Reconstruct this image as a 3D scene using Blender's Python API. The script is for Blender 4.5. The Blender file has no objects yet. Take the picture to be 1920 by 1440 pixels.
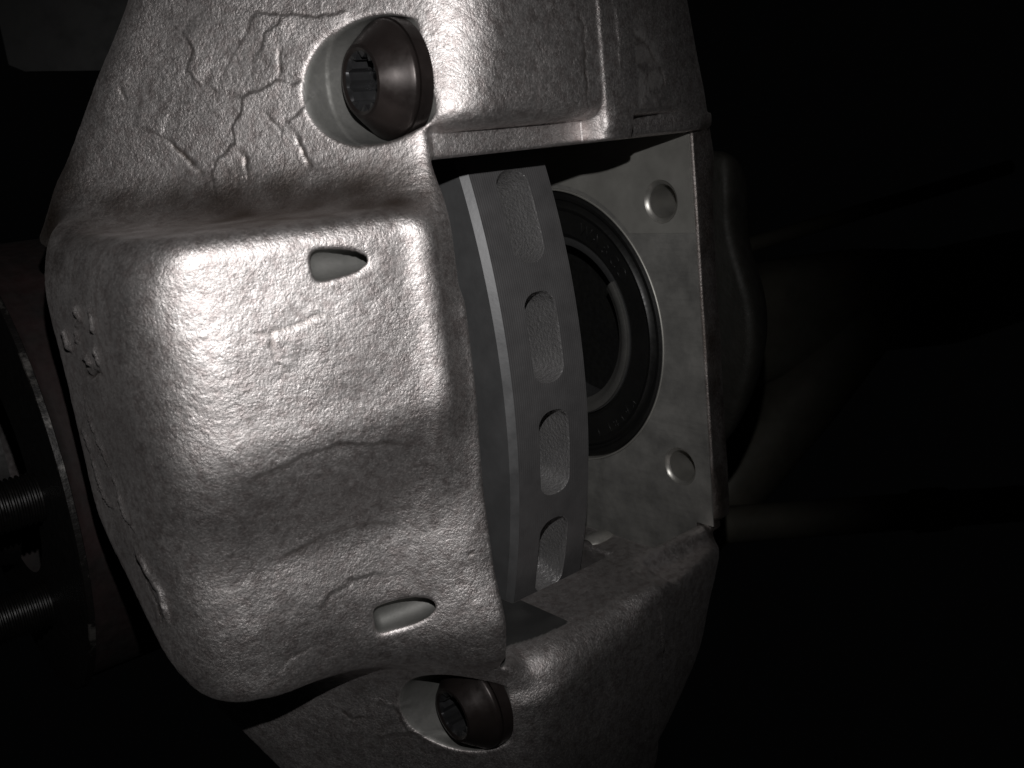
import bpy, bmesh, math, random
import numpy as np
from mathutils import Matrix, Vector

random.seed(4)
scene = bpy.context.scene
col = scene.collection
MM = 0.001

# ------------------------------------------------------------------ camera
# World: X along the axle (outboard is -X), Y radially inwards to the axle, Z up.  Built in mm, linked in metres.
ROT = np.array([[0.7589573304, -0.2322345008, 0.6083180971],
                [-0.6421967369, -0.1126602768, 0.7582156772],
                [-0.1075505541, -0.9661132432, -0.2346445816]])
CAM = np.array([-257.146, -320.688, 103.212])
cam_data = bpy.data.cameras.new("camera")
cam = bpy.data.objects.new("camera", cam_data)
col.objects.link(cam)
cam_data.sensor_width = 36.0
cam_data.lens = 1777.561 / 1920 * 36.0
cam_data.clip_start = 0.01
cam_data.clip_end = 20.0
m = Matrix.Identity(4)
for i in range(3):
    m[i][0] = ROT[i][0]; m[i][1] = -ROT[i][1]; m[i][2] = -ROT[i][2]; m[i][3] = CAM[i] * MM
cam.matrix_world = m
cam_data.dof.use_dof = True
cam_data.dof.focus_distance = 0.425
cam_data.dof.aperture_fstop = 20.0
scene.camera = cam

# ------------------------------------------------------------------ world: an unlit workshop
world = bpy.data.worlds.new("World")
scene.world = world
world.use_nodes = True
world.node_tree.nodes["Background"].inputs[0].default_value = (0.9, 0.95, 1.0, 1)
world.node_tree.nodes["Background"].inputs[1].default_value = 0.0007
scene.view_settings.view_transform = 'Standard'
scene.view_settings.look = 'None'
scene.view_settings.exposure = 0.0
scene.view_settings.gamma = 1.0

# ------------------------------------------------------------------ light: the hand-held lamp just above the lens
FLASH = CAM + ROT @ np.array([2.0, -57.0, 0.0])
fl = bpy.data.lights.new("hand_lamp", 'SPOT')
fl.energy = 4.3
fl.spot_size = math.radians(76)
fl.spot_blend = 1.0
fl.shadow_soft_size = 0.0022
fl.color = (1.0, 0.984, 0.972)
flo = bpy.data.objects.new("hand_lamp", fl)
flo.location = FLASH * MM
flo.rotation_euler = Vector(np.array([-118.0, -25.0, 78.0]) - FLASH).to_track_quat('-Z', 'Y').to_euler()
col.objects.link(flo)

# ------------------------------------------------------------------ materials
def mat(name):
    mt = bpy.data.materials.new(name); mt.use_nodes = True
    nt = mt.node_tree
    return mt, nt, nt.nodes["Principled BSDF"]
def nd(nt, typ, **kw):
    n = nt.nodes.new(typ)
    for k, v in kw.items():
        if k.startswith('i_'): n.inputs[int(k[2:])].default_value = v
        else: setattr(n, k, v)
    return n
def ramp(nt, src, stops):
    r = nt.nodes.new("ShaderNodeValToRGB")
    e = r.color_ramp.elements
    while len(e) < len(stops): e.new(0.5)
    for i, (p, c) in enumerate(stops):
        e[i].position = p; e[i].color = (c, c, c, 1) if not isinstance(c, tuple) else (*c, 1)
    nt.links.new(src, r.inputs[0])
    return r.outputs[0]
def noise(nt, vec, scale, detail=3.0, rough=0.55, dist=0.0):
    n = nt.nodes.new("ShaderNodeTexNoise")
    n.inputs["Scale"].default_value = scale; n.inputs["Detail"].default_value = detail
    n.inputs["Roughness"].default_value = rough; n.inputs["Distortion"].default_value = dist
    nt.links.new(vec, n.inputs["Vector"])
    return n.outputs["Fac"]
def mth(nt, op, a, b=None, c=None):
    n = nt.nodes.new("ShaderNodeMath"); n.operation = op
    for i, v in enumerate((a, b, c)):
        if v is None: continue
        if isinstance(v, (int, float)): n.inputs[i].default_value = v
        else: nt.links.new(v, n.inputs[i])
    return n.outputs[0]
def mixc(nt, f, a, b):
    n = nt.nodes.new("ShaderNodeMix"); n.data_type = 'RGBA'
    if isinstance(f, (int, float)): n.inputs[0].default_value = f
    else: nt.links.new(f, n.inputs[0])
    for k, v in ((6, a), (7, b)):
        if isinstance(v, tuple): n.inputs[k].default_value = (*v, 1)
        else: nt.links.new(v, n.inputs[k])
    return n.outputs[2]
def bump(nt, h, strength, dist, prev=None):
    b = nt.nodes.new("ShaderNodeBump")
    b.inputs["Strength"].default_value = strength; b.inputs["Distance"].default_value = dist
    nt.links.new(h, b.inputs["Height"])
    if prev: nt.links.new(prev, b.inputs["Normal"])
    return b.outputs[0]
def objvec(nt, scale=None):
    t = nt.nodes.new("ShaderNodeTexCoord")
    if scale is None: return t.outputs["Object"]
    mp = nt.nodes.new("ShaderNodeMapping"); mp.inputs["Scale"].default_value = scale
    nt.links.new(t.outputs["Object"], mp.inputs[0])
    return mp.outputs[0]
def attr(nt, name):
    a = nt.nodes.new("ShaderNodeAttribute"); a.attribute_name = name
    return a.outputs["Fac"]

def make_cast(name="silver_cast_iron", dark=1.0):
    mt, nt, b = mat(name)
    v = objvec(nt)
    fine = noise(nt, v, 1000, 3.0, 0.62)
    mid = noise(nt, v, 260, 3.0, 0.55)
    blot = noise(nt, v, 38, 4.0, 0.6)
    mach = attr(nt, "machined"); oil_shade = attr(nt, "oil_shade")
    c = mixc(nt, ramp(nt, blot, [(0.3, 0.0), (0.7, 1.0)]), (0.66*dark, 0.62*dark, 0.61*dark), (0.78*dark, 0.74*dark, 0.73*dark))
    c = mixc(nt, ramp(nt, mid, [(0.36, 1.0), (0.55, 0.0)]), c, (0.55*dark, 0.50*dark, 0.49*dark))
    c = mixc(nt, oil_shade, c, (0.13*dark, 0.10*dark, 0.082*dark))
    mn = noise(nt, v, 90, 5.0, 0.65)
    cm = mixc(nt, ramp(nt, mn, [(0.3, 0.0), (0.7, 1.0)]), (0.19, 0.19, 0.18), (0.27, 0.265, 0.255))
    cm = mixc(nt, oil_shade, cm, (0.07, 0.07, 0.07))
    nt.links.new(mixc(nt, mach, c, cm), b.inputs["Base Color"])
    met = mth(nt, 'MULTIPLY_ADD', mach, -0.35, 0.98)
    nt.links.new(met, b.inputs["Metallic"])
    ro = ramp(nt, fine, [(0.3, 0.40), (0.7, 0.54)])
    ro = mth(nt, 'ADD', ro, ramp(nt, noise(nt, v, 30, 4.0, 0.65), [(0.3, 0.0), (0.7, 0.07)]))
    ro = mth(nt, 'MULTIPLY_ADD', mach, 0.10, ro)
    nt.links.new(ro, b.inputs["Roughness"])
    h = mth(nt, 'MULTIPLY_ADD', mid, 0.35, fine)
    h = mth(nt, 'MULTIPLY_ADD', noise(nt, v, 2300, 2.0, 0.6), 0.35, h)
    h = mth(nt, 'MULTIPLY', h, ramp(nt, noise(nt, v, 55, 3.0, 0.6), [(0.3, 0.45), (0.7, 1.0)]))
    h = mth(nt, 'MULTIPLY', h, mth(nt, 'MULTIPLY_ADD', mach, -0.93, 1.0))
    nt.links.new(bump(nt, h, 0.85, 0.00046), b.inputs["Normal"])
    return mt
M_CAST = make_cast()

def make_machined(name, c1, c2, rough=0.5, metal=0.6, scratch=None, bmp=0.05):
    mt, nt, b = mat(name)
    v = objvec(nt)
    n1 = noise(nt, v, 60, 6.0, 0.65)
    col1 = mixc(nt, ramp(nt, n1, [(0.32, 0.0), (0.68, 1.0)]), c1, c2)
    nb = noise(nt, v, 400, 2.0, 0.6)
    h = nb
    if scratch:
        sv0 = objvec(nt)
        mp = nt.nodes.new("ShaderNodeMapping"); mp.inputs["Rotation"].default_value = (0.75, 0, 0); mp.inputs["Scale"].default_value = scratch
        nt.links.new(sv0, mp.inputs[0]); sv = mp.outputs[0]
        s = noise(nt, sv, 1.0, 3.0, 0.7)
        col1 = mixc(nt, mth(nt, 'MULTIPLY', ramp(nt, s, [(0.5, 0.0), (0.75, 1.0)]), 0.22), col1, tuple(x * 0.5 for x in c1))
        h = mth(nt, 'ADD', nb, s)
    nt.links.new(col1, b.inputs["Base Color"])
    b.inputs["Metallic"].default_value = metal
    nt.links.new(ramp(nt, n1, [(0.3, rough - 0.06), (0.7, rough + 0.08)]), b.inputs["Roughness"])
    nt.links.new(bump(nt, h, bmp * 4, 0.0002), b.inputs["Normal"])
    return mt
M_PLATE = make_machined("machined_plate_steel", (0.44, 0.43, 0.40), (0.52, 0.51, 0.475), 0.52, 0.55)
M_PLATE2 = make_machined("scuffed_plate_steel", (0.31, 0.306, 0.292), (0.50, 0.49, 0.465), 0.5, 0.55, (60, 42, 420))
M_HOLE = make_machined("bright_hole_steel", (0.45, 0.44, 0.41), (0.6, 0.585, 0.55), 0.36, 0.75)
M_DISCFACE = make_machined("disc_face_iron", (0.15, 0.15, 0.153), (0.18, 0.18, 0.183), 0.55, 0.5)
M_CHAMFER = make_machined("disc_chamfer_iron", (0.14, 0.14, 0.143), (0.20, 0.20, 0.203), 0.48, 0.6)

def make_rim():
    mt, nt, b = mat("turned_disc_rim_iron")
    v = objvec(nt)
    n1 = noise(nt, v, 70, 5.0, 0.6)
    c = mixc(nt, ramp(nt, n1, [(0.35, 0.0), (0.65, 1.0)]), (0.135, 0.131, 0.133), (0.175, 0.17, 0.172))
    nt.links.new(c, b.inputs["Base Color"])
    sep = nt.nodes.new("ShaderNodeSeparateXYZ"); nt.links.new(v, sep.inputs[0])
    wob = noise(nt, v, 400, 2.0)
    ph = mth(nt, 'MULTIPLY_ADD', sep.outputs[0], 2 * math.pi / 0.00125, mth(nt, 'MULTIPLY', wob, 1.6))
    s = mth(nt, 'SINE', ph)
    h = mth(nt, 'MULTIPLY_ADD', noise(nt, v, 800, 2.0), 0.6, s)
    nt.links.new(bump(nt, h, 0.32, 0.00009), b.inputs["Normal"])
    b.inputs["Metallic"].default_value = 0.5
    b.inputs["Roughness"].default_value = 0.52
    return mt
M_RIM = make_rim()
def make_grain(name, c1, c2, metal, rough, sc=900, st=0.8, dist=0.0004):
    mt, nt, b = mat(name)
    v = objvec(nt)
    n = noise(nt, v, sc, 3.0, 0.6); n2 = noise(nt, v, 40, 4.0, 0.6)
    nt.links.new(mixc(nt, ramp(nt, n2, [(0.3, 0.0), (0.7, 1.0)]), c1, c2), b.inputs["Base Color"])
    b.inputs["Metallic"].default_value = metal
    nt.links.new(ramp(nt, n, [(0.3, rough - 0.08), (0.7, rough + 0.1)]), b.inputs["Roughness"])
    nt.links.new(bump(nt, n, st, dist), b.inputs["Normal"])
    return mt
M_VENT = make_grain("cast_vent_iron", (0.36, 0.352, 0.352), (0.47, 0.46, 0.46), 0.7, 0.42, 620, 1.0, 0.0007)
M_RUBBER = make_grain("black_boot_rubber", (0.010, 0.010, 0.010), (0.016, 0.016, 0.015), 0.0, 0.42, 500, 0.15, 0.0001)
M_TAPPET = make_grain("grey_tappet_steel", (0.075, 0.076, 0.078), (0.10, 0.10, 0.10), 0.5, 0.5, 500, 0.15, 0.0001)
M_TAPPET2 = make_grain("worn_tappet_steel", (0.15, 0.148, 0.142), (0.19, 0.185, 0.175), 0.5, 0.5, 500, 0.2, 0.0001)
M_DARK = make_grain("cavity_shade_black", (0.006, 0.006, 0.006), (0.009, 0.009, 0.008), 0.0, 0.6, 300, 0.4)
M_BOLT = make_grain("brown_black_bolt_steel", (0.024, 0.0195, 0.0185), (0.042, 0.033, 0.031), 0.5, 0.34, 250, 0.10, 0.0002)
M_SOCKET = make_grain("dark_socket_steel", (0.05, 0.05, 0.053), (0.08, 0.08, 0.083), 0.7, 0.34, 300, 0.1, 0.0001)
M_COVER = make_grain("dusty_cover_iron", (0.015, 0.0145, 0.0122), (0.025, 0.0237, 0.02), 0.2, 0.65, 150, 0.6, 0.0008)
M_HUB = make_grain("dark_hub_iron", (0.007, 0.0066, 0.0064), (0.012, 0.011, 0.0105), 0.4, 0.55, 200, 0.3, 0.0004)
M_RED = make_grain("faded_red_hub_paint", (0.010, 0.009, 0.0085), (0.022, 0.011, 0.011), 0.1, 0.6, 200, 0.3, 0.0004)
M_EDGE, _nt, _b = mat("scraped_flange_edge")
_v = objvec(_nt)
_nt.links.new(mixc(_nt, ramp(_nt, noise(_nt, _v, 55, 5.0, 0.7), [(0.54, 0.0), (0.66, 1.0)]), (0.009, 0.008, 0.0075), (0.09, 0.085, 0.08)), _b.inputs["Base Color"])
_b.inputs["Metallic"].default_value = 0.5; _b.inputs["Roughness"].default_value = 0.5
_nt.links.new(bump(_nt, noise(_nt, _v, 260, 4.0), 0.8, 0.0006), _b.inputs["Normal"])
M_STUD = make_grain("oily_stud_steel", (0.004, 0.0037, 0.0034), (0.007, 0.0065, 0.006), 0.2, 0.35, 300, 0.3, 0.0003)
M_AXLE = make_grain("greasy_axle_paint", (0.085, 0.08, 0.064), (0.12, 0.113, 0.092), 0.1, 0.6, 30, 0.4, 0.002)
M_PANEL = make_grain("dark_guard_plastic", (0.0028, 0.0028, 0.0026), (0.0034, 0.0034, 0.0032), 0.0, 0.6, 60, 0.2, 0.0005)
M_CLIP = make_grain("bright_spring_steel", (0.45, 0.44, 0.41), (0.55, 0.53, 0.5), 0.7, 0.4, 300, 0.1, 0.0001)

# ------------------------------------------------------------------ object helpers
def link(name, me, parent=None, m=None):
    o = bpy.data.objects.new(name, me); col.objects.link(o)
    if m: me.materials.append(m)
    if parent: o.parent = parent
    return o
def thing(name, label, cat, loc=(0, 0, 0)):
    o = bpy.data.objects.new(name, None); col.objects.link(o)
    o.empty_display_size = 0.02
    o['label'] = label; o['category'] = cat
    return o
def pymesh(name, verts, faces, smooth=35):
    me = bpy.data.meshes.new(name)
    me.from_pydata([tuple(np.asarray(v, float) * MM) for v in verts], [], faces)
    bm = bmesh.new(); bm.from_mesh(me)
    bmesh.ops.recalc_face_normals(bm, faces=bm.faces); bm.to_mesh(me); bm.free()
    if smooth is not None:
        for p in me.polygons: p.use_smooth = True
        me.set_sharp_from_angle(angle=math.radians(smooth))
    return me
def lathe(name, prof, cy, cz, seg=128, a0=0.0, a1=2 * math.pi, jit=None):
    """revolve (x, r) about the X axis through (cy, cz); angle 0 points to -Y (outwards), positive towards +Z"""
    full = abs(a1 - a0 - 2 * math.pi) < 1e-6
    ns = seg if full else seg + 1
    vs = []; fs = []
    for i in range(ns):
        a = a0 + (a1 - a0) * i / seg
        for x, r in prof: vs.append((x, cy - r * math.cos(a), cz + r * math.sin(a)))
    n = len(prof)
    for i in range(seg):
        j = (i + 1) % ns
        for k in range(n - 1): fs.append((i * n + k, i * n + k + 1, j * n + k + 1, j * n + k))
    if not full:
        fs.append(tuple(range(n))); fs.append(tuple((ns - 1) * n + k for k in range(n - 1, -1, -1)))
    return pymesh(name, vs, fs)
def tube(name, p0, p1, r0, r1=None, seg=32, rings=1, bulge=0.0):
    p0 = np.array(p0, float); p1 = np.array(p1, float); r1 = r0 if r1 is None else r1
    d = (p1 - p0) / np.linalg.norm(p1 - p0)
    u = np.cross(d, [0, 0, 1.0] if abs(d[2]) < 0.9 else [1.0, 0, 0]); u /= np.linalg.norm(u); w = np.cross(d, u)
    vs = []; fs = []
    for i in range(rings + 1):
        t = i / rings; r = r0 + (r1 - r0) * t + bulge * math.sin(math.pi * t)
        for k in range(seg):
            a = 2 * math.pi * k / seg
            vs.append(p0 + (p1 - p0) * t + r * (u * math.cos(a) + w * math.sin(a)))
    for i in range(rings):
        for k in range(seg):
            k2 = (k + 1) % seg
            fs.append((i * seg + k, i * seg + k2, (i + 1) * seg + k2, (i + 1) * seg + k))
    fs.append(tuple(range(seg))); fs.append(tuple(rings * seg + k for k in range(seg)))
    return pymesh(name, vs, fs)

# ------------------------------------------------------------------ signed distance model of the caliper casting (mm)
#SDF-BEGIN
def smax(a, b, k):
    h = np.maximum(k - np.abs(a - b), 0) / k
    return np.maximum(a, b) + h * h * k * 0.25
def smin(a, b, k): return -smax(-a, -b, k)
def sstep(t, a, b):
    u = np.clip((t - a) / (b - a), 0, 1); return u * u * (3 - 2 * u)
def boxd(x, y, z, x0, x1, y0, y1, z0, z1, r=0.0):
    dx = np.abs(x - (x0 + x1) / 2) - (x1 - x0) / 2 + r
    dy = np.abs(y - (y0 + y1) / 2) - (y1 - y0) / 2 + r
    dz = np.abs(z - (z0 + z1) / 2) - (z1 - z0) / 2 + r
    o = np.sqrt(np.maximum(dx, 0) ** 2 + np.maximum(dy, 0) ** 2 + np.maximum(dz, 0) ** 2)
    return o + np.minimum(np.maximum(dx, np.maximum(dy, dz)), 0) - r
def cylx(x, y, z, cy, cz, r, x0, x1):
    d = np.sqrt((y - cy) ** 2 + (z - cz) ** 2) - r
    return np.maximum(d, np.maximum(x0 - x, x - x1))
B1 = (-17.0, 134.0); B2 = (-17.5, -122.5); B3 = (4.0, -177.0)
def cyldir(x, y, z, p, q, r):
    p = np.array(p); q = np.array(q); L = np.linalg.norm(q - p); d = (q - p) / L
    t = (x - p[0]) * d[0] + (y - p[1]) * d[1] + (z - p[2]) * d[2]
    e = np.sqrt(np.maximum((x - p[0]) ** 2 + (y - p[1]) ** 2 + (z - p[2]) ** 2 - t * t, 0)) - r
    return smax(e, np.maximum(-t, t - L), 3.5)
def bores(x, y, z):
    d = np.minimum(cylx(x, y, z, *B1, 21.8, -200, -49), cylx(x, y, z, *B1, 22.3, -200, -68))
    d = np.minimum(d, np.minimum(cylx(x, y, z, *B2, 20.3, -200, -48.5), cylx(x, y, z, *B3, 20, -200, -47)))
    d = np.minimum(d, cyldir(x, y, z, (-108.6, -37.3, 74.6), (-62, -35.3, 73.0), 5.0))
    d = np.minimum(d, cyldir(x, y, z, (-95.8, -19.8, -65.6), (-62, -27.4, -63.4), 5.7))
    return d
def window(x, y, z):
    return boxd(x, y, z, -51.5, 112.75, -300, 300, -99.5, 104.2, 0.8)
def casting(x, y, z):
    # necks and bridges
    d1 = -(0.76 * x + 0.57 * y) + 0.13 * (np.maximum(np.abs(z), 92) - 118) - 58.6
    yf = -44 + 0.0011 * np.maximum(x + 20, 0) ** 2 + 0.16 * np.maximum(-116 - z, 0)
    d2 = -(y - yf)
    neck = smax(d1, d2, 14 + 8 * sstep(-z, 92, 100) * (1 - sstep(-z, 112, 122)))
    xr = np.where(z > 112, 126 - 0.30 * (z - 108), np.where(z < -104, 122 + 0.30 * (z + 104), 129 + 4 * np.exp(-((z - 92) / 14.0) ** 2)))
    neck = smax(neck, (x - xr), 9)
    neck = smax(neck, (x - 126 - 1.3 * (z + 168)) / 1.56, 30)
    neck = np.maximum(neck, y - 118)
    az = np.abs(z)
    neck = smax(neck, np.where(z > 0, (y + 0.42 * z - 150.0) / 1.085, np.maximum((y - 0.45 * z - 144.0) / 1.097, y - 86)), 22)
    neck = smax(neck, -boxd(x, y, z, -300, -113, 64, 300, -84, 84), 8)
    # outboard bulge
    drop = 20 * sstep(-z, -22, 34) + 4 * sstep(-z, 50, 80)
    ridge = 5.5 * np.exp(-((x + 66) / 8.0) ** 2) * sstep(z, -30, 30) + 8.0 * np.exp(-((x + 56) / 20.0) ** 2) * sstep(-z, -10, 50)
    yb = -46 + 0.20 * np.maximum(-72 - x, 0) + 0.0 * (z - 10) * sstep(z, -40, 30) + drop * (1 - 0.25 * sstep(x, -90, -50)) - ridge
    front = -(y - yb) * 0.93
    left = -x - 165
    b = smax(front, left, 28)
    b = smax(b, z - 88.0 - 0.018 * (x + 160) - 0.04 * (y + 45), 10 + 22 * sstep(-x, 145, 172))
    b = smax(b, -z - 98.5 + 0.17 * np.maximum(x + 165, 0), 20)
    b = smax(b, x + 51.0, 34)
    b = smax(b, 0.648 * y - 0.762 * z - 77.0 - 0.35 * np.maximum(x + 140, 0), 26)
    b = smax(b, y - 74, 10)
    d = smin(neck, b, 22 + 10 * sstep(-x, 120, 160) * sstep(z, 20, 60) + 14 * sstep(-z, 50, 80))
    # steps under the top bridge and in front of the inboard housing
    d = smax(d, -boxd(x, y, z, 64, 300, -300, -18, -104, 104.3), 4)
    d = smax(d, -boxd(x, y, z, 50, 300, -300, -27.5, -100, 113.5), 4)
    d = smax(d, -boxd(x, y, z, -48, 28, -300, -29.5, 60, 113.5), 11)
    # parting strip on the top bridge, step on the bottom bridge
    d = d - 0.9 * sstep(x, 30, 32) * (1 - sstep(x, 51, 52.5)) * (y < -20) * sstep(z, 106, 110)
    d = d + 4.2 * sstep(x, 46, 47.2) * (1 - sstep(z, -100, -96))* (y < 10)
    d = smax(d, -window(x, y, z), 1.2 + 17 * sstep(-z, 60, 88) * sstep(x, -52, -36) * (1 - 0.6 * sstep(x, 0, 50)))
    # pocket below the housing plate and the slot the disc runs in
    d = smax(d, -boxd(x, y, z, 76, 112.75, -6, 300, -140, 0), 4)
    rd = np.sqrt((y - 346.5) ** 2 + z ** 2)
    d = smax(d, -np.maximum(rd - 356, np.maximum(-10 - x, x - 56)), 3)
    d = smax(d, -bores(x, y, z), 1.6)
    d = np.maximum(d, -cylx(x, y, z, 89.5, 1.0, 82.0, 100, 170))
    for hy, hz in ((3.6, 71.8), (3.4, -69.4)): d = np.maximum(d, -cylx(x, y, z, hy, hz, 11.5, 100, 170))
    return d
#SDF-END

def vnoise(p, s, seed=0):
    q = p / s + seed * 17.31
    i = np.floor(q).astype(np.int64); f = q - i; f = f * f * (3 - 2 * f)
    def h(a, b, c):
        n = (a * 374761393 + b * 668265263 + c * 2147483647 + seed * 1013) & 0x7fffffff
        n = ((n ^ (n >> 13)) * 1274126177) & 0x7fffffff
        return ((n ^ (n >> 16)) & 0xffff) / 65535.0
    r = 0
    for dx in (0, 1):
        for dy in (0, 1):
            for dz in (0, 1):
                w = (f[:, 0] if dx else 1 - f[:, 0]) * (f[:, 1] if dy else 1 - f[:, 1]) * (f[:, 2] if dz else 1 - f[:, 2])
                r = r + w * h(i[:, 0] + dx, i[:, 1] + dy, i[:, 2] + dz)
    return r * 2 - 1

def surface_nets(fn, lo, hi, vox, nb=16):
    lo = np.array(lo, float); n = np.ceil((np.array(hi) - lo) / vox / nb).astype(int) * nb
    nbk = n // nb
    S = n + 8
    cid = lambda i, j, k: ((i + 2) * S[1] + (j + 2)) * S[2] + (k + 2)
    bi = np.stack(np.meshgrid(*[np.arange(q) for q in nbk], indexing='ij'), -1).reshape(-1, 3)
    cen = lo + (bi + 0.5) * nb * vox
    dc = fn(cen[:, 0], cen[:, 1], cen[:, 2])
    act = bi[np.abs(dc) < nb * vox * 0.5 * 1.7321 * 1.6 + 8]
    ids = []; pos = []; quads = []
    ar = np.arange(nb + 1)
    for blk in act:
        o = blk * nb
        g = [lo[a] + (o[a] + ar) * vox for a in range(3)]
        X, Y, Z = np.meshgrid(*g, indexing='ij')
        F = fn(X, Y, Z)
        neg = F < 0
        if neg.all() or not neg.any(): continue
        m_ = neg[:-1, :-1, :-1]
        anyv = np.zeros((nb,) * 3, bool); allv = np.ones((nb,) * 3, bool)
        for c in range(8):
            a, b, d = c >> 2 & 1, c >> 1 & 1, c & 1
            sl = neg[a:nb + a, b:nb + b, d:nb + d]; anyv |= sl; allv &= sl
        ci = np.argwhere(anyv & ~allv)
        if len(ci) == 0: continue
        I, J, K = ci.T
        acc = np.zeros((len(ci), 3)); cnt = np.zeros(len(ci))
        for a in range(3):
            for u in (0, 1):
                for w in (0, 1):
                    off = [0, 0, 0]; oth = [q for q in range(3) if q != a]
                    off[oth[0]] = u; off[oth[1]] = w
                    f0 = F[I + off[0], J + off[1], K + off[2]]
                    o2 = list(off); o2[a] = 1
                    f1 = F[I + o2[0], J + o2[1], K + o2[2]]
                    s = (f0 < 0) != (f1 < 0)
                    t = np.where(s, f0 / np.where(s, f0 - f1, 1), 0)
                    pp = np.tile(np.array(off, float), (len(ci), 1)); pp[:, a] = t
                    acc += pp * s[:, None]; cnt += s
        p = acc / cnt[:, None]
        pos.append(lo + (o + ci + p) * vox)
        ids.append(cid(o[0] + I, o[1] + J, o[2] + K))
        for a in range(3):
            sl0 = [slice(0, nb)] * 3; sl1 = list(sl0); sl1[a] = slice(1, nb + 1)
            n0 = neg[tuple(sl0)]; n1 = neg[tuple(sl1)]
            e = np.argwhere(n0 != n1)
            if len(e) == 0: continue
            flip = n0[tuple(e.T)]
            e = e + o
            u, w = (a + 1) % 3, (a + 2) % 3
            du = np.zeros(3, int); du[u] = 1; dw = np.zeros(3, int); dw[w] = 1
            q = np.stack([cid(*(e - du - dw).T), cid(*(e - dw).T), cid(*e.T), cid(*(e - du).T)], 1)
            q[~flip] = q[~flip][:, ::-1]
            quads.append(q)
    ids = np.concatenate(ids); pos = np.concatenate(pos); quads = np.concatenate(quads)
    od = np.argsort(ids); ids = ids[od]; pos = pos[od]
    ix = np.searchsorted(ids, quads); ix = np.minimum(ix, len(ids) - 1)
    ok = (ids[ix] == quads).all(1)
    return pos, ix[ok]
def grad(fn, p, e=0.25):
    x, y, z = p.T; f0 = fn(x, y, z)
    g = np.stack([fn(x + e, y, z) - f0, fn(x, y + e, z) - f0, fn(x, y, z + e) - f0], 1) / e
    l = np.maximum(np.linalg.norm(g, axis=1, keepdims=True), 1e-6)
    return f0, g, l
def np_mesh(name, pos, quads, smooth=True):
    me = bpy.data.meshes.new(name)
    me.vertices.add(len(pos)); me.vertices.foreach_set("co", (pos * MM).astype(np.float32).ravel())
    me.loops.add(quads.size); me.loops.foreach_set("vertex_index", quads.astype(np.int32).ravel())
    me.polygons.add(len(quads)); me.polygons.foreach_set("loop_start", np.arange(0, quads.size, 4, dtype=np.int32))
    me.update(calc_edges=True); me.validate()
    if smooth: me.polygons.foreach_set("use_smooth", np.ones(len(me.polygons), bool))
    return me
def polydist(p, pl):
    """distance of points to a polyline, the parameter along it and the signed side"""
    best = np.full(len(p), 1e9); t_b = np.zeros(len(p)); idx = np.zeros(len(p), int)
    for i in range(len(pl) - 1):
        a = pl[i]; d = pl[i + 1] - a; L2 = d @ d
        t = np.clip(((p - a) @ d) / L2, 0, 1)
        e = np.linalg.norm(p - a - t[:, None] * d, axis=1)
        k = e < best
        best[k] = e[k]; t_b[k] = (i + t[k]) / (len(pl) - 1); idx[k] = i
    return best, t_b, idx

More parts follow.
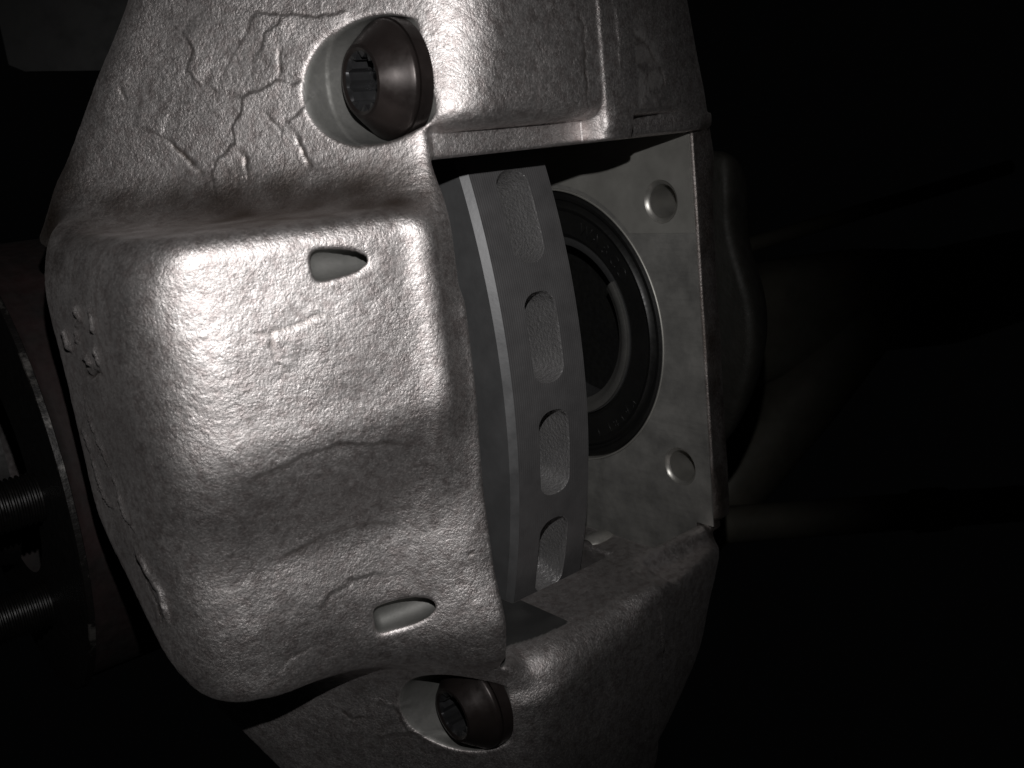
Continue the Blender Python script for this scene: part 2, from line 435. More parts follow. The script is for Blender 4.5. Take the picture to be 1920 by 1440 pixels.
# laps and cold shuts of the casting: world polylines in mm, width, depth, height of the lap on its lower side
CRACKS = [
    ([(-84.4, 20.5, 165.5), (-83.6, 19.3, 164.6), (-83.0, 18.2, 163.4), (-80.4, 14.5, 162.6), (-78.2, 11.3, 161.2), (-75.8, 8.1, 160.8), (-74.0, 5.3, 159.6), (-72.2, 2.9, 159.1), (-70.8, 0.9, 158.8), (-68.2, -2.6, 159.1), (-65.7, -5.8, 159.1), (-63.8, -8.3, 159.4), (-62.3, -10.4, 159.2)], 0.7, 0.15, 0.80, -1),
    ([(-78.2, 11.2, 160.7), (-79.0, 12.0, 159.5), (-80.2, 13.2, 157.8), (-82.0, 15.3, 156.7), (-83.7, 17.5, 155.9), (-84.2, 17.6, 153.7), (-85.2, 18.4, 151.4), (-86.1, 19.1, 149.3), (-87.0, 20.0, 147.5)], 0.7, 0.10, 0.60, 1),
    ([(-73.3, 4.8, 138.8), (-77.3, 5.4, 138.2), (-80.2, 8.6, 137.3), (-82.0, 11.1, 138.2), (-83.7, 13.6, 139.0), (-85.1, 15.3, 138.2), (-86.5, 17.0, 137.7), (-88.0, 18.9, 137.0), (-89.6, 20.9, 136.8), (-91.3, 22.9, 135.6), (-92.9, 24.8, 134.4), (-93.6, 25.2, 131.7), (-94.5, 25.7, 128.9), (-96.1, 27.2, 126.1), (-97.4, 28.4, 123.8), (-97.8, 28.3, 121.0), (-98.1, 28.1, 118.5), (-99.6, 29.8, 116.8), (-101.3, 31.4, 114.4), (-102.8, 33.1, 113.1), (-104.2, 34.5, 111.4), (-105.1, 34.9, 109.6), (-106.1, 35.2, 107.4), (-106.8, 32.8, 103.0), (-107.8, 29.9, 99.4)], 0.7, 0.15, 0.90, 1),
    ([(-114.9, 51.7, 123.7), (-113.6, 49.5, 121.3), (-112.5, 47.4, 118.9), (-111.1, 44.7, 115.4), (-110.0, 42.6, 112.7), (-108.9, 40.3, 110.5), (-107.7, 37.8, 108.5), (-106.8, 35.8, 106.9), (-106.2, 34.1, 105.6)], 0.9, 0.80, 0.00, 1),
    ([(-82.7, 7.5, 118.3), (-82.4, 6.5, 115.4), (-81.9, 5.3, 113.1), (-82.1, 5.0, 111.1), (-82.0, 4.1, 109.3), (-81.2, 2.2, 107.4), (-80.5, 0.2, 105.4)], 0.8, 0.80, 0.00, 1),
    ([(-97.4, 26.4, 115.2), (-96.7, 25.0, 113.1), (-96.5, 23.9, 110.6), (-96.9, 23.4, 108.3), (-97.4, 22.8, 106.0)], 0.8, 0.60, 0.20, 1),
    ([(-80.4, 11.6, 149.6), (-81.2, 12.1, 147.2), (-82.0, 12.5, 144.3), (-82.4, 12.5, 141.8), (-83.2, 13.0, 139.6)], 0.8, 0.40, 0.00, 1),
    ([(-101.9, 37.8, 139.1), (-98.8, 33.4, 137.9), (-95.5, 28.8, 136.7), (-94.2, 26.9, 135.8), (-92.9, 24.9, 134.8)], 0.8, 0.40, 0.20, 1),
    ([(-122.8, 67.2, 145.0), (-122.2, 65.5, 141.6), (-121.9, 64.5, 138.7)], 0.7, 0.40, 0.00, 1),
    ([(-132.3, -33.9, 56.9), (-128.7, -34.7, 55.9), (-125.2, -35.4, 54.9), (-124.2, -35.6, 55.5), (-123.4, -35.7, 55.7), (-119.4, -36.5, 55.9), (-114.9, -37.4, 56.3), (-112.7, -37.9, 57.2), (-110.2, -38.4, 58.1), (-106.8, -39.0, 57.8), (-102.7, -39.9, 57.6)], 0.7, 0.28, 0.35, -1),
    ([(-125.1, -35.4, 55.0), (-125.6, -35.3, 52.8), (-125.4, -35.3, 50.3), (-125.3, -35.3, 47.9), (-125.2, -35.4, 45.5), (-123.4, -35.7, 43.4), (-122.1, -36.0, 41.3)], 0.7, 0.22, 0.30, 1),
    ([(-141.4, -27.7, 5.5), (-139.3, -28.7, 6.4), (-137.0, -29.9, 8.1), (-132.6, -31.1, 8.9), (-127.7, -32.2, 9.3), (-124.4, -33.2, 10.1), (-121.2, -34.4, 11.7), (-115.2, -35.7, 12.1), (-109.3, -37.1, 13.0), (-100.8, -38.2, 11.1), (-92.2, -39.3, 9.2), (-83.9, -40.1, 6.7), (-75.4, -40.9, 3.5)], 1.3, 0.04, 0.60, 1),
    ([(-126.6, -15.7, -28.3), (-123.4, -16.4, -27.7), (-120.4, -17.2, -27.1), (-116.8, -18.2, -26.0), (-113.0, -19.2, -25.0), (-104.8, -20.9, -24.6), (-96.5, -22.7, -24.7), (-90.6, -23.6, -26.3), (-84.3, -25.6, -28.0)], 1.3, 0.04, 0.55, 1),
    ([(-116.7, -16.8, -54.6), (-114.4, -17.5, -51.2), (-111.4, -18.1, -48.1), (-107.7, -18.9, -47.3), (-102.9, -19.9, -45.7), (-96.8, -21.2, -46.0), (-90.5, -22.8, -46.8)], 1.2, 0.10, 0.40, 1),
    ([(-134.3, -10.1, -73.1), (-131.6, -10.9, -71.2), (-128.6, -11.8, -69.7), (-124.3, -12.9, -68.2), (-119.6, -14.1, -67.2)], 0.9, 0.30, 0.00, 1),
    ([(-88.4, 14.4, -116.4), (-84.3, 9.5, -117.9), (-80.2, 4.5, -119.6), (-75.4, 2.8, -121.1), (-70.5, 2.8, -123.4)], 0.9, -0.40, 0.30, 1),
    ([(-80.0, 4.3, -120.0), (-79.4, 4.5, -124.0), (-78.5, 4.2, -128.5), (-77.3, 3.2, -130.9), (-76.3, 2.6, -133.9)], 0.9, 0.40, 0.20, 1),
    ([(-92.4, 26.5, -144.9), (-88.9, 20.9, -140.8), (-85.2, 15.1, -136.9), (-80.0, 7.8, -135.4), (-75.1, 1.0, -133.7), (-69.6, -2.3, -136.0), (-63.3, -4.2, -137.9), (-59.3, -6.3, -139.4), (-55.5, -8.5, -140.7), (-53.9, -13.0, -142.3), (-53.5, -19.5, -142.7), (-53.6, -25.7, -142.8), (-51.2, -28.0, -145.4)], 0.9, -0.35, 0.35, 1),
    ([(-103.8, 45.4, 160.7), (-102.7, 43.2, 157.6), (-102.0, 41.4, 153.8), (-103.5, 42.6, 150.4), (-104.7, 43.4, 147.0), (-103.8, 41.5, 144.0), (-102.9, 39.7, 141.0)], 0.7, 0.12, 0.50, 1),
    ([(-71.0, 5.3, 134.3), (-74.1, 5.3, 133.0), (-77.2, 5.1, 130.9), (-79.3, 5.5, 128.2), (-80.9, 6.8, 125.8), (-82.5, 8.8, 125.0), (-84.3, 11.0, 124.0)], 0.7, 0.12, 0.50, 1),
    ([(-88.8, 18.1, 128.9), (-88.0, 16.4, 126.5), (-87.4, 14.9, 123.3), (-86.3, 13.3, 122.4), (-85.5, 12.0, 121.6), (-85.8, 12.0, 119.8), (-86.3, 12.2, 117.5)], 0.7, 0.20, 0.30, 1),
    ([(-122.3, 62.6, 128.4), (-120.2, 59.6, 127.4), (-117.6, 55.8, 125.8), (-116.6, 54.2, 124.9), (-115.2, 52.1, 123.6)], 0.7, 0.15, 0.40, 1),
    ([(-95.1, 25.2, -122.9), (-93.6, 23.5, -124.9), (-91.9, 21.9, -127.6), (-89.6, 18.7, -127.0), (-87.7, 16.1, -126.8)], 0.9, 0.40, 0.20, 1),
    ([(-165.0, 46.2, 39.0), (-165.0, 46.5, 34.3), (-165.0, 46.5, 30.1), (-165.0, 47.2, 24.8), (-165.0, 44.5, 20.9), (-165.0, 42.7, 17.4), (-165.0, 38.1, 14.6), (-165.0, 37.2, 11.1), (-165.0, 34.4, 7.2), (-165.0, 31.6, 4.3), (-165.0, 30.0, 1.4), (-165.0, 29.9, -0.6), (-165.0, 29.1, -2.0), (-165.0, 29.6, -5.8), (-165.0, 28.0, -9.1), (-165.0, 24.8, -10.9), (-165.0, 19.6, -11.7), (-165.0, 17.4, -14.0), (-165.0, 16.8, -16.9)], 0.7, -0.80, 0.00, 1),
    ([(-164.9, 65.8, 21.1), (-165.0, 60.8, 18.6), (-165.0, 57.3, 16.7), (-165.0, 55.6, 12.1), (-165.0, 54.0, 6.9), (-165.0, 53.3, 3.4), (-165.0, 52.8, -0.5), (-165.0, 51.4, -3.3), (-165.0, 50.6, -6.8), (-165.0, 45.8, -8.3), (-165.0, 40.4, -9.2), (-165.0, 35.4, -8.1), (-165.0, 33.2, -7.8)], 0.7, -0.90, 0.00, 1),
    ([(-165.0, 22.8, -19.9), (-165.0, 20.0, -22.0), (-164.9, 16.8, -23.3), (-164.5, 14.3, -26.5), (-163.9, 11.1, -29.3), (-163.6, 10.5, -32.5), (-163.4, 9.7, -35.1), (-163.2, 8.9, -37.5), (-163.0, 8.2, -40.7), (-163.2, 9.2, -45.5), (-163.7, 10.8, -51.0)], 1.5, -1.70, 0.00, 1),
    ([(-165.0, 28.1, -24.8), (-165.0, 22.1, -27.1), (-164.9, 18.6, -29.8), (-164.8, 17.5, -34.8), (-164.4, 14.5, -39.0), (-164.4, 14.2, -45.4), (-164.3, 13.8, -50.6)], 0.8, 0.90, 0.00, 1),
    ([(-164.6, 19.1, 68.4), (-164.8, 16.0, 66.6), (-164.9, 14.8, 64.4), (-165.0, 15.8, 61.8), (-165.0, 16.9, 59.5)], 1.0, -1.60, 0.00, 1),
    ([(-164.8, 34.4, 67.9), (-164.9, 31.8, 65.6), (-165.0, 29.1, 63.4), (-165.0, 32.3, 62.3), (-165.0, 36.6, 60.8)], 1.0, -1.60, 0.00, 1),
    ([(-165.0, 51.8, 59.0), (-165.0, 52.4, 56.5), (-165.0, 51.7, 53.9), (-165.0, 50.1, 52.1), (-165.0, 46.5, 50.8)], 1.2, -1.80, 0.00, 1),
    ([(-165.0, 39.3, 59.4), (-165.0, 38.2, 56.8), (-165.0, 39.2, 53.7)], 1.0, -1.50, 0.00, 1),
    ([(-165.0, 33.5, 50.1), (-165.0, 30.5, 48.8), (-165.0, 27.1, 47.7)], 1.2, -1.80, 0.00, 1),
    ([(-165.0, 18.4, 55.0), (-165.0, 17.7, 51.1), (-165.0, 18.2, 47.3)], 1.0, -1.50, 0.00, 1),
    ([(-165.0, 42.1, 42.6), (-165.0, 36.0, 43.1), (-165.0, 31.0, 42.8), (-165.0, 24.5, 44.3), (-165.0, 17.3, 45.6)], 1.0, 1.20, 0.00, 1),
    ([(-62.0, -37.9, -45.6), (-60.8, -38.4, -45.3), (-59.7, -38.8, -44.7)], 0.8, 0.50, 0.00, 1),
    ([(19.7, -42.3, 154.1), (20.3, -42.2, 150.4), (21.8, -42.1, 146.2), (21.2, -42.1, 137.5), (20.8, -42.2, 128.1), (21.4, -41.3, 119.4), (28.2, -33.1, 111.3)], 0.9, 0.50, 0.40, -1),
    ([(41.1, -40.8, 158.3), (41.9, -40.7, 154.3), (42.8, -40.6, 150.7), (43.1, -40.5, 145.3), (42.7, -40.6, 140.3), (42.7, -40.6, 134.6), (41.8, -40.7, 129.7)], 0.6, -0.60, 0.00, 1),
    ([(55.2, -37.8, 146.5), (60.6, -36.9, 143.8), (65.6, -35.9, 140.4), (70.6, -35.0, 135.9), (74.6, -34.2, 131.9), (77.3, -33.6, 127.6), (78.0, -33.4, 122.4)], 0.9, 0.40, 0.30, 1),
    ([(41.5, -39.8, -107.2), (41.8, -39.8, -114.0), (43.6, -38.6, -122.1), (45.7, -36.6, -132.6), (52.8, -28.9, -147.5), (45.2, -34.0, -149.1), (43.7, -33.2, -155.7)], 0.8, -0.60, 0.30, 1),
]
#CRACKS-HERE

VOX = 0.7
pos, quads = surface_nets(casting, (-182, -62, -206), (142, 122, 206), VOX)
eds = np.concatenate([quads[:, [0, 1]], quads[:, [1, 2]], quads[:, [2, 3]], quads[:, [3, 0]]])
for it in range(3):
    f0, g, l = grad(casting, pos)
    ok = (l[:, 0] > 0.93)
    pos = pos - g / l * (np.clip(f0 / l[:, 0], -0.3, 0.3) * ok * (it < 2))[:, None]
    acc = np.zeros_like(pos); cnt = np.bincount(eds[:, 0], minlength=len(pos)) + np.bincount(eds[:, 1], minlength=len(pos))
    for c_ in range(3): acc[:, c_] = np.bincount(eds[:, 0], pos[eds[:, 1], c_], len(pos)) + np.bincount(eds[:, 1], pos[eds[:, 0], c_], len(pos))
    pos = 0.5 * pos + 0.5 * acc / np.maximum(cnt, 1)[:, None]
f0, g, l = grad(casting, pos, 0.6)
nrm = g / l
x, y, z = pos.T
mach = 1 - sstep(np.abs(bores(x, y, z)), 0.25, 0.6)
mach = np.maximum(mach, (1 - sstep(np.abs(z + 99.5), 0.3, 0.6)) * (x < -7) * (x > -54) * (y > -36))
mach = np.maximum(mach, (1 - sstep(np.abs(x + 51.5), 0.3, 0.6)) * (y > -24) * (np.abs(z) < 104))
spot = sstep(x, 54.5, 55.5) * (1 - sstep(x + 0.35 * (z - 116), 80, 83)) * sstep(z, 115.5, 116.5) * (1 - sstep(z, 146, 150)) * (y < -15)
mach = np.maximum(mach, 0.42 * spot * sstep(vnoise(pos, 5.0, 21) + 0.6 * vnoise(pos, 1.8, 22), -0.5, 0.1)).astype(np.float32)
disp = 0.07 * vnoise(pos, 6.0, 1) + 0.035 * vnoise(pos, 3.2, 2) + 0.45 * vnoise(pos, 24.0, 3)
disp += 0.07 * vnoise(pos, 1.5, 4)
edge = sstep(np.abs(bores(x, y, z)), 0.3, 2.5) * sstep(np.abs(window(x, y, z)), 0.2, 3.0)
disp = disp * edge * (1 - mach)
grime = np.zeros(len(pos))
for pl, wd, dep, lap, side in CRACKS:
    pl = np.array(pl, float)
    lo_, hi_ = pl.min(0) - 26, pl.max(0) + 26
    sel = np.where(((pos > lo_) & (pos < hi_)).all(1))[0]
    if len(sel) == 0: continue
    p = pos[sel] + 0.9 * np.stack([vnoise(pos[sel], 4.0, 11), vnoise(pos[sel], 4.0, 12), vnoise(pos[sel], 4.0, 13)], 1)
    dd, tt, ii = polydist(p, pl)
    taper = np.minimum(1, np.minimum(tt, 1 - tt) * 5 + 0.15)
    disp[sel] -= dep * np.exp(-(dd / wd) ** 2) * taper
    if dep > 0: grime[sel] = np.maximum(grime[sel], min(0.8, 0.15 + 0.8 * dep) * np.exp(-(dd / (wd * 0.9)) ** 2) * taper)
    if lap:
        seg = pl[ii + 1] - pl[ii]
        up = np.cross(nrm[sel], seg)
        s = np.einsum('ij,ij->i', up, p - pl[ii])
        disp[sel] += lap * (s * side > 0) * np.exp(-dd / 12.0) * taper * sstep(dd, 0.0, wd)
oil_shade = 0.75 * sstep(nrm[:, 2], 0.0, 0.75) * sstep(z, 84, 92) * sstep(-x, 40, 70) * (1 - sstep(z, 108, 120)) * (1 - 0.5 * sstep(-x, 110, 140))
oil_shade = np.maximum(oil_shade, 0.8 * sstep(-x * 0.83 + y * 0.55 - 0.12 * np.abs(z - 110), 150, 178) * sstep(z, 70, 100))
oil_shade = np.maximum(oil_shade, 0.9 * (mach > 0.97) * (np.abs(z + 99.5) < 1.0) * (x < -6))  # dark reflection on the machined ledge, painted into its colour
oil_shade = np.maximum(oil_shade, 0.62 * sstep(x, 110, 112) * sstep(110 - np.abs(z), 0, 4))  # shade of the grazing-lit housing lip, painted in as a dark tint
oil_shade = np.maximum(oil_shade, grime)
oil_shade = np.clip(oil_shade + 0.25 * vnoise(pos, 9.0, 6) * (oil_shade > 0.05), 0, 1).astype(np.float32)
pos = pos + nrm * disp[:, None]
print("casting verts", len(pos), "quads", len(quads))

caliper = thing("brake_caliper", "large silver cast iron brake caliper with cracked rough skin and an open window", "brake caliper")
me = np_mesh("caliper_casting", pos, quads)
a = me.attributes.new("machined", 'FLOAT', 'POINT'); a.data.foreach_set("value", mach)
a = me.attributes.new("oil_shade", 'FLOAT', 'POINT'); a.data.foreach_set("value", oil_shade)
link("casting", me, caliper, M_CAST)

# ------------------------------------------------------------------ housing plate (machined inner face of the inboard half)
def flat_shape(outer, holes, thick, name):
    """planar outline with holes in (y, z), extruded along +X; returns mesh built through a filled curve"""
    cu = bpy.data.curves.new(name, 'CURVE'); cu.dimensions = '2D'; cu.fill_mode = 'BOTH'
    for ring in [outer] + holes:
        s = cu.splines.new('POLY'); s.points.add(len(ring) - 1); s.use_cyclic_u = True
        for pnt, (a_, b_) in zip(s.points, ring): pnt.co = (a_ * MM, b_ * MM, 0, 1)
    cu.extrude = thick * 0.5 * MM
    ob = bpy.data.objects.new(name, cu); col.objects.link(ob)
    dg = bpy.context.evaluated_depsgraph_get()
    me_ = bpy.data.meshes.new_from_object(ob.evaluated_get(dg))
    bpy.data.objects.remove(ob); bpy.data.curves.remove(cu)
    return me_
def yz_to_world(me_, x0, thick):
    """local (a, b, c) -> world x = x0 + thick/2 + c, y = a, z = b"""
    n_ = len(me_.vertices); co = np.zeros(n_ * 3, np.float32); me_.vertices.foreach_get("co", co); co = co.reshape(-1, 3)
    new = np.stack([(x0 + thick / 2) * MM + co[:, 2], co[:, 0], co[:, 1]], 1)
    me_.vertices.foreach_set("co", new.astype(np.float32).ravel())
    bm = bmesh.new(); bm.from_mesh(me_)
    bmesh.ops.remove_doubles(bm, verts=bm.verts, dist=1e-7)
    bmesh.ops.recalc_face_normals(bm, faces=bm.faces); bm.to_mesh(me_); bm.free()
    for p in me_.polygons: p.use_smooth = True
    me_.set_sharp_from_angle(angle=math.radians(30))
def circ(cy, cz, r, n=96): return [(cy + r * math.cos(2 * math.pi * i / n), cz + r * math.sin(2 * math.pi * i / n)) for i in range(n)]
BY, BZ = 89.5, 1.0
HOLES = ((3.6, 71.8), (3.4, -69.4))
HR = 10.6
def arc_cut(y0, y1, z0, z1):
    return [(y0, z0), (y1, z0), (y1, z1), (y0, z1)]
pl = flat_shape([(-16.7, -99.4), (-5, -99.4), (-5, -138), (175, -138), (175, 104.1), (-16.7, 104.1)],
                [circ(BY, BZ, 81.2, 160)] + [circ(a_, b_, HR) for a_, b_ in HOLES], 0.7, "housing_plate")
yz_to_world(pl, 112.0, 0.7)
link("housing_plate", pl, caliper, M_PLATE2)
# upper pad land stands 0.5 mm proud of the scuffed field
la = [(-16.6, 56)]
top_arc = []
for i in range(60):
    a_ = math.radians(95 - i * 95 / 59.0)
    yy, zz = BY - 83.5 * math.cos(a_), BZ + 83.5 * math.sin(a_)
    if zz >= 56: top_arc.append((yy, zz))
outer = [(-16.6, 56), (-16.6, 104.0), (96, 104.0)] + top_arc + [(BY - math.sqrt(83.5 ** 2 - 55 ** 2), 56)]
ul = flat_shape(outer, [circ(*HOLES[0], HR + 0.3)], 0.5, "pad_land")
yz_to_world(ul, 111.5, 0.499)
link("pad_land", ul, caliper, M_PLATE)
for hy, hz in HOLES:
    x0 = 111.45 if hz > 0 else 111.95
    h = link("bolt_hole", lathe("bolt_hole", [(x0, HR + 0.25), (x0 + 0.3, HR), (x0 + 1.5, HR - 0.9), (x0 + 1.9, HR - 1.9), (140, HR - 1.9), (140.0, 0.01)], hy, hz, 72), caliper, M_HOLE)

# ------------------------------------------------------------------ tappet boot
boot = link("tappet_boot", lathe("tappet_boot", [(118, 81.0), (115.5, 79.6), (113.0, 78.6), (112.2, 77.2), (112.4, 75.4), (114.6, 74.2), (115.0, 73.2),
            (112.9, 72.2), (112.0, 71.2), (112.4, 70.0), (113.6, 68.6), (113.9, 60.0), (114.0, 56.2), (115.5, 54.2), (120, 53.4)], BY, BZ, 200), caliper, M_RUBBER)
link("seal_retainer", lathe("seal_retainer", [(116, 81.15), (111.75, 81.0), (111.4, 80.6), (111.6, 80.0), (116, 79.7)], BY, BZ, 200), caliper, M_PLATE)
D2R = math.pi / 180
link("tappet", lathe("tappet", [(121, 53.6), (115.6, 53.4), (115.4, 52.0), (116.2, 49.2), (122, 47.6), (150, 47.2)], BY, BZ, 160), caliper, M_TAPPET)
link("tappet_shoe", lathe("tappet_shoe", [(116, 52.9), (113.6, 52.7), (113.4, 52.2), (113.7, 48.9), (114.2, 48.3), (116.5, 44.4), (122, 44.2), (122, 47.5)], BY, BZ, 120, -100 * D2R, 32.5 * D2R), caliper, M_TAPPET2)
link("tappet_bore_shade_cap", lathe("tappet_bore_shade_cap", [(147, 47.1), (147, 0.01)], BY, BZ, 64), caliper, M_DARK)  # black end cap, paints in the shade of the deep hollow

def word(txt, r, a_list, size, name, flip=False):
    bmj = bmesh.new()
    for ch, ad in zip(txt, a_list):
        fc = bpy.data.curves.new("t", 'FONT'); fc.body = ch; fc.size = size * MM; fc.extrude = 0.30 * MM
        fc.align_x = 'CENTER'; fc.align_y = 'CENTER'; fc.resolution_u = 3; fc.bevel_depth = 0.08 * MM; fc.bevel_resolution = 0
        ob = bpy.data.objects.new("t", fc); col.objects.link(ob)
        dg = bpy.context.evaluated_depsgraph_get()
        mm_ = bpy.data.meshes.new_from_object(ob.evaluated_get(dg))
        an = ad * D2R
        rad = np.array([0, -math.cos(an), math.sin(an)])           # outwards from the boot centre
        # seen from -X, letters run clockwise: with +Y to the left and +Z up
        tan = np.array([0, -math.sin(an), -math.cos(an)])
        cpos = np.array([113.75, BY, BZ]) + rad * r
        M4 = Matrix.Identity(4)
        for i in range(3):
            M4[i][0] = tan[i]; M4[i][1] = rad[i]; M4[i][2] = (-1, 0, 0)[i]; M4[i][3] = cpos[i] * MM
        mm_.transform(M4)
        bmj.from_mesh(mm_)
        bpy.data.objects.remove(ob); bpy.data.curves.remove(fc)
    me_ = bpy.data.meshes.new(name); bmj.to_mesh(me_); bmj.free()
    return link(name, me_, boot, M_RUBBER)
word("WABCO", 62, [64, 56, 48, 40.2, 32.6], 9.5, "lettering")
word("KA181 1", 65.6, [-37, -43, -48.3, -54.2, -59.6, -64.0, -68.6], 7.2, "lettering")

# ------------------------------------------------------------------ bolts
def make_bolt(cy, cz, xr, turn, sc=1.02):
    prof = [(xr + 6.0, 18.0), (xr + 2.0, 20.0), (xr + 1.4, 20.6), (xr + 0.2, 20.6), (xr - 0.5, 20.2), (xr - 1.4, 19.2), (xr - 5.4, 16.3), (xr - 8.8, 13.4), (xr - 9.8, 12.5), (xr - 10.0, 11.3), (xr - 9.3, 10.2)]
    prof = [(xr + 7.0, 10.0), (xr + 7.0, 21.2), (xr + 1.8, 21.2)] + prof[1:]
    prof = [(xx, r * sc) for xx, r in prof]
    b = link("bolt", lathe("bolt", prof, cy, cz, 96), caliper, M_BOLT)
    # twelve-point drive recess
    vs = []; fs = []; n = 72
    for (xx, s) in ((xr - 9.3, 1.0), (xr - 8.4, 0.96), (xr + 1.0, 0.96), (xr + 1.0, 0.0)):
        for i in range(n):
            a_ = 2 * math.pi * i / n
            saw = abs(((i + 0.0) % 6) / 3.0 - 1.0)
            r = (8.3 + 2.0 * (saw * saw * (3 - 2 * saw)) if s < 1 else 10.25) * (s if s > 0 else 1.0)
            r *= sc
            if s == 0.0: r = 0.05
            vs.append((xx, cy - r * math.cos(a_ + turn), cz + r * math.sin(a_ + turn)))
    for k in range(3):
        for i in range(n):
            j = (i + 1) % n
            fs.append((k * n + i, k * n + j, (k + 1) * n + j, (k + 1) * n + i))
    link("drive_socket", pymesh("drive_socket", vs, fs, 30), b, M_SOCKET)
    return b
make_bolt(*B1, -57.5, 0.1)
make_bolt(*B2, -56.0, 0.35, 0.95)

# spring clip at the foot of the window
link("spring_clip", lathe("spring_clip", [(58, 6), (60, 7.5), (66, 7.8), (72, 7.0), (76, 4), (77, 0.05)], 24, -104, 40), caliper, M_CLIP)

# ------------------------------------------------------------------ brake chamber housing behind
sil = [(40, 96), (4.4, 94), (-7, 92), (-10, 85), (-9.5, 70), (-8.6, 54), (-13, 36), (-19.5, 16), (-20.8, -4), (-17, -26), (-5.6, -52), (6.5, -70), (40, -95), (110, -100), (130, 0), (110, 100)]
def smooth_poly(p, n=4):
    p = np.array(p, float)
    for _ in range(n):
        q = 0.75 * p + 0.25 * np.roll(p, -1, 0); r = 0.25 * p + 0.75 * np.roll(p, -1, 0)
        p = np.stack([q, r], 1).reshape(-1, 2)
    return p
sp = smooth_poly(sil, 3); cc = sp.mean(0)
vs = []; fs = []; n = len(sp)
stations = [(148, 0.90), (149, 0.96), (151, 0.99), (153, 1.0), (156, 0.995), (160, 0.975), (165, 0.935), (170, 0.87), (175, 0.76), (179, 0.6), (181, 0.02)]
for xx, s in stations:
    for q in sp: vs.append((xx, *(cc + (q - cc) * s)))
for k in range(len(stations) - 1):
    for i in range(n): fs.append((k * n + i, k * n + (i + 1) % n, (k + 1) * n + (i + 1) % n, (k + 1) * n + i))
fs.append(tuple(range(n)))
link("chamber_housing", pymesh("chamber_housing", vs, fs, 60), caliper, M_COVER)
# ------------------------------------------------------------------ brake disc
disc = thing("brake_disc", "dark grey vented brake disc with oblong vent slots seen through the caliper window", "brake disc")
RD = 346.5; DW = 45.0; PITCH = 53.0; NP = 39
PITCH = 2 * math.pi * RD / NP
def dpt(xx, s, depth=0.0):
    a_ = s / RD; r = RD - depth
    return (xx, RD - r * math.cos(a_), r * math.sin(a_))
SLOT_C = 20.5; SX = 22.8; SHW = 9.6; SHL = 21.3
cells = range(-4, 4)
vs = []; fs = []
NB = 64
def pill(n=NB):
    pts = []
    L = SHL - SHW * 0.78; rr = SHW
    for i in range(n):
        a_ = 2 * math.pi * (i + 0.5) / n
        c_, s_ = math.cos(a_), math.sin(a_)
        # superellipse-cornered pill: tighter than a half circle at its ends
        px_ = rr * math.copysign(abs(c_) ** 0.82, c_)
        py_ = L * math.copysign(min(1, abs(s_) * 1.6) ** 1.0, s_) * 0 + (L if s_ > 0 else -L) * min(1, abs(s_) * 3.0) + rr * 0.78 * math.copysign(abs(s_) ** 1.15, s_)
        pts.append((px_, py_))
    return pts
P = pill()
Q = []
hx0, hx1, hl = -SX, DW - SX, PITCH / 2
for px_, py_ in P:
    # project to the cell rectangle by a squarish mapping
    a_ = math.atan2(py_ / (SHL + 4), px_ / (SHW + 8)); c_, s_ = math.cos(a_), math.sin(a_)
    k = 1 / max(abs(c_), abs(s_))
    qx = c_ * k; qy = s_ * k
    Q.append(((hx1 if qx > 0 else -hx0) * qx, hl * qy))
# snap the nearest samples to the exact corners
for cx, cy_ in ((hx0, -hl), (hx0, hl), (hx1, -hl), (hx1, hl)):
    i = min(range(NB), key=lambda t: (Q[t][0] - cx) ** 2 + (Q[t][1] - cy_) ** 2); Q[i] = (cx, cy_)
for c in cells:
    s0 = SLOT_C + c * PITCH
    base = len(vs); RG = 5
    for r in range(RG + 1):
        t = r / RG
        for (a_, b_), (e_, f_) in zip(P, Q): vs.append(dpt(SX + a_ + (e_ - a_) * t, s0 + b_ + (f_ - b_) * t))
    for r in range(RG):
        for i in range(NB):
            j = (i + 1) % NB
            fs.append((base + r * NB + i, base + r * NB + j, base + (r + 1) * NB + j, base + (r + 1) * NB + i))
link("rim_band", pymesh("rim_band", vs, fs, 20), disc, M_RIM)
# vent tunnels, one part each
vv = []; vf = []; ND = 10
rng = random.Random(3)
for k in range(ND + 1):
    dep = [-0.02, 0.5, 1.5, 4, 8, 14, 20, 28, 38, 50, 64][k]
    for i, (a_, b_) in enumerate(P):
        w = 0.0 if k == 0 else rng.uniform(-0.28, 0.28)
        sc = 1 + (0.012 if k == 0 else (0.0 if k < 3 else -0.002 * dep))
        vv.append((a_ * sc + w, b_ * sc + w, dep))
for k in range(ND):
    for i in range(NB):
        j = (i + 1) % NB; vf.append((k * NB + i, k * NB + j, (k + 1) * NB + j, (k + 1) * NB + i))
vf.append(tuple(ND * NB + i for i in range(NB)))
for c in cells:
    s0 = SLOT_C + c * PITCH
    link("vent", pymesh("vent", [dpt(SX + a_, s0 + b_, d_) for a_, b_, d_ in vv], vf, 50), disc, M_VENT)
def ring_sector(name, prof, a0, a1, seg=120):
    vs_ = []; fs_ = []
    for i in range(seg + 1):
        a_ = a0 + (a1 - a0) * i / seg
        for xx, r in prof: vs_.append((xx, RD - r * math.cos(a_), r * math.sin(a_)))
    n_ = len(prof)
    for i in range(seg):
        for k in range(n_ - 1): fs_.append((i * n_ + k, i * n_ + k + 1, (i + 1) * n_ + k + 1, (i + 1) * n_ + k))
    return pymesh(name, vs_, fs_, 25)
A0, A1 = (SLOT_C - 4.5 * PITCH) / RD, (SLOT_C + 3.5 * PITCH) / RD
link("friction_face", ring_sector("friction_face", [(-3.0, RD - 3.05), (-3.0, RD - 60), (-3.0, RD - 140), (12, RD - 140)], A0, A1), disc, M_DISCFACE)
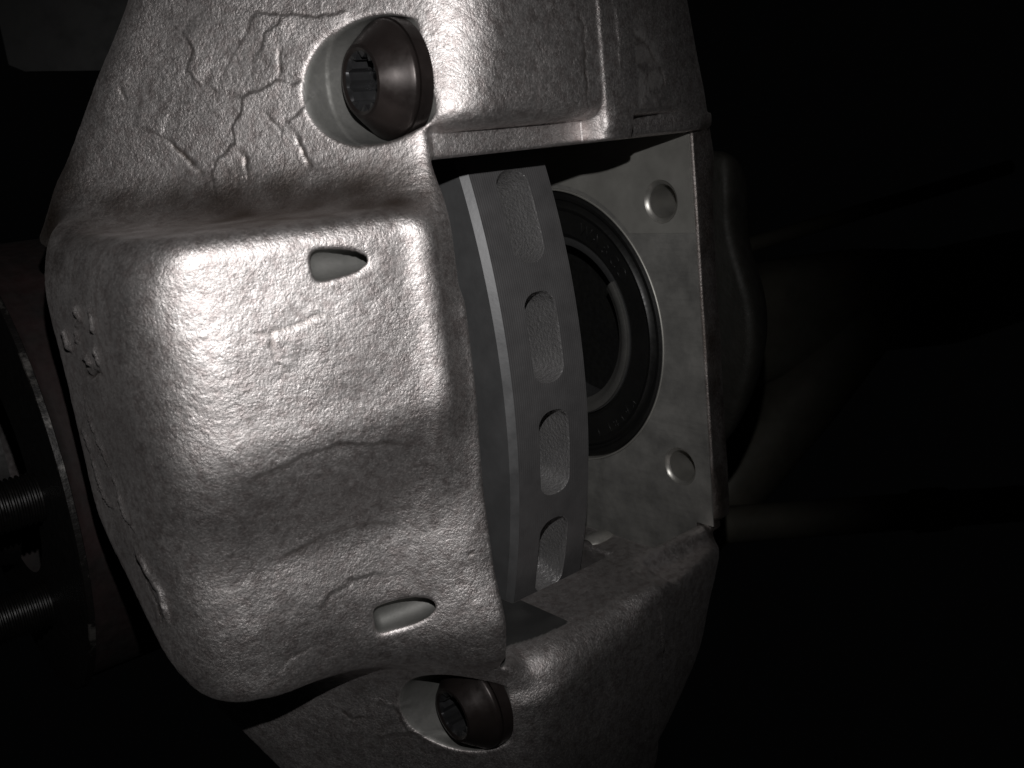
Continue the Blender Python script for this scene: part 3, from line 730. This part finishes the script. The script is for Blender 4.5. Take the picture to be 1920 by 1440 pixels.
link("edge_chamfer", ring_sector("edge_chamfer", [(0.0, RD), (-3.0, RD - 3.0)], A0, A1, 200), disc, M_CHAMFER)
link("inner_friction_face", ring_sector("inner_friction_face", [(DW, RD), (DW + 1.2, RD - 1.2), (DW + 1.2, RD - 140), (DW - 12, RD - 140)], A0, A1), disc, M_DISCFACE)

# ------------------------------------------------------------------ wheel hub on the left
hub = thing("wheel_hub", "dark oily wheel hub with scraped flange edge and threaded studs left of the caliper", "wheel hub")
HY, HZ = 268.3, -40.5
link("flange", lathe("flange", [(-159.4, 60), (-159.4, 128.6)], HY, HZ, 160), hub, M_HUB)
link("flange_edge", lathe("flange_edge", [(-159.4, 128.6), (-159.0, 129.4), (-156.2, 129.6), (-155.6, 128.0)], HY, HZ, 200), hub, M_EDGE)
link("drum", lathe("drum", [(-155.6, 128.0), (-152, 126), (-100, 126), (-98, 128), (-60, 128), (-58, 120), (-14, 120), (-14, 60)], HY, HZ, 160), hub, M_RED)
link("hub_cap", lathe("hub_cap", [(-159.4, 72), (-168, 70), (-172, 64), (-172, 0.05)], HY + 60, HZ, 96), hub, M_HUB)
def stud(cy, cz, r, x0, x1):
    prof = []; xx = x0; p = 2.6
    prof.append((x0, 0.05)); prof.append((x0, r - 1.6))
    while xx < x1:
        prof += [(xx + 0.25 * p, r - 1.3), (xx + 0.45 * p, r), (xx + 0.6 * p, r), (xx + 0.95 * p, r - 1.3)]; xx += p
    return link("wheel_stud", lathe("wheel_stud", prof, cy, cz, 48), hub, M_STUD)
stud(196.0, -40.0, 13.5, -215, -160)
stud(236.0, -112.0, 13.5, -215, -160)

# ------------------------------------------------------------------ axle parts far behind, almost in the dark
axle = thing("axle_beam", "greasy dark axle beam running off to the right in the dark background", "axle beam")
def loft(name, secs):
    """secs: list of (centre, half height along Z, half depth along Y)"""
    vs_ = []; fs_ = []; n_ = 20
    for c_, hz_, hy_ in secs:
        for k in range(n_):
            a_ = 2 * math.pi * k / n_
            ca, sa = math.cos(a_), math.sin(a_)
            vs_.append((c_[0], c_[1] + hy_ * math.copysign(abs(ca) ** 0.6, ca), c_[2] + hz_ * math.copysign(abs(sa) ** 0.6, sa)))
    for i in range(len(secs) - 1):
        for k in range(n_): fs_.append((i * n_ + k, i * n_ + (k + 1) % n_, (i + 1) * n_ + (k + 1) % n_, (i + 1) * n_ + k))
    fs_.append(tuple(range(n_))); fs_.append(tuple((len(secs) - 1) * n_ + k for k in range(n_)))
    return pymesh(name, vs_, fs_, 40)
link("beam", loft("beam", [((520, 330, -120), 60, 50), ((600, 290, -100), 62, 45), ((690, 240, -95), 58, 40), ((800, 200, -108), 55, 40), ((1100, 190, -118), 55, 40)]), axle, M_AXLE)
link("steering_arm", tube("steering_arm", (440, 330, -345), (690, 235, -120), 34, 40, 24, 6, 6), axle, M_AXLE)
rod = thing("tie_rod", "straight dark tie rod low in the background right of the caliper", "tie rod")
link("rod_tube", tube("rod_tube", (330, 262, -248), (760, -30, -287), 17.5, 17.5, 32), rod, M_AXLE)
link("rod_clamp", tube("rod_clamp", (560, 106, -269), (585, 89, -271), 21, 21, 32), rod, M_AXLE)
strut = thing("cross_pipe", "thin dark pipe crossing the background above the axle beam", "pipe")
link("pipe_run", tube("pipe_run", (520, 380, -40), (1000, 210, 20), 9, 9, 20), strut, M_AXLE)
guard = thing("guard_panel", "dark flat guard panel in the upper left corner behind the caliper", "guard panel")
vs = []; fs = []
gp = [(-60, 470, 330), (-60, 470, 206), (-52, 462, 200), (60, 400, 190), (60, 400, 330)]
for dx in (0, 6):
    for p in gp: vs.append((p[0] + dx, p[1] + dx, p[2]))
fs = [(0, 1, 2, 3, 4), (5, 6, 7, 8, 9)] + [(i, (i + 1) % 5, 5 + (i + 1) % 5, 5 + i) for i in range(5)]
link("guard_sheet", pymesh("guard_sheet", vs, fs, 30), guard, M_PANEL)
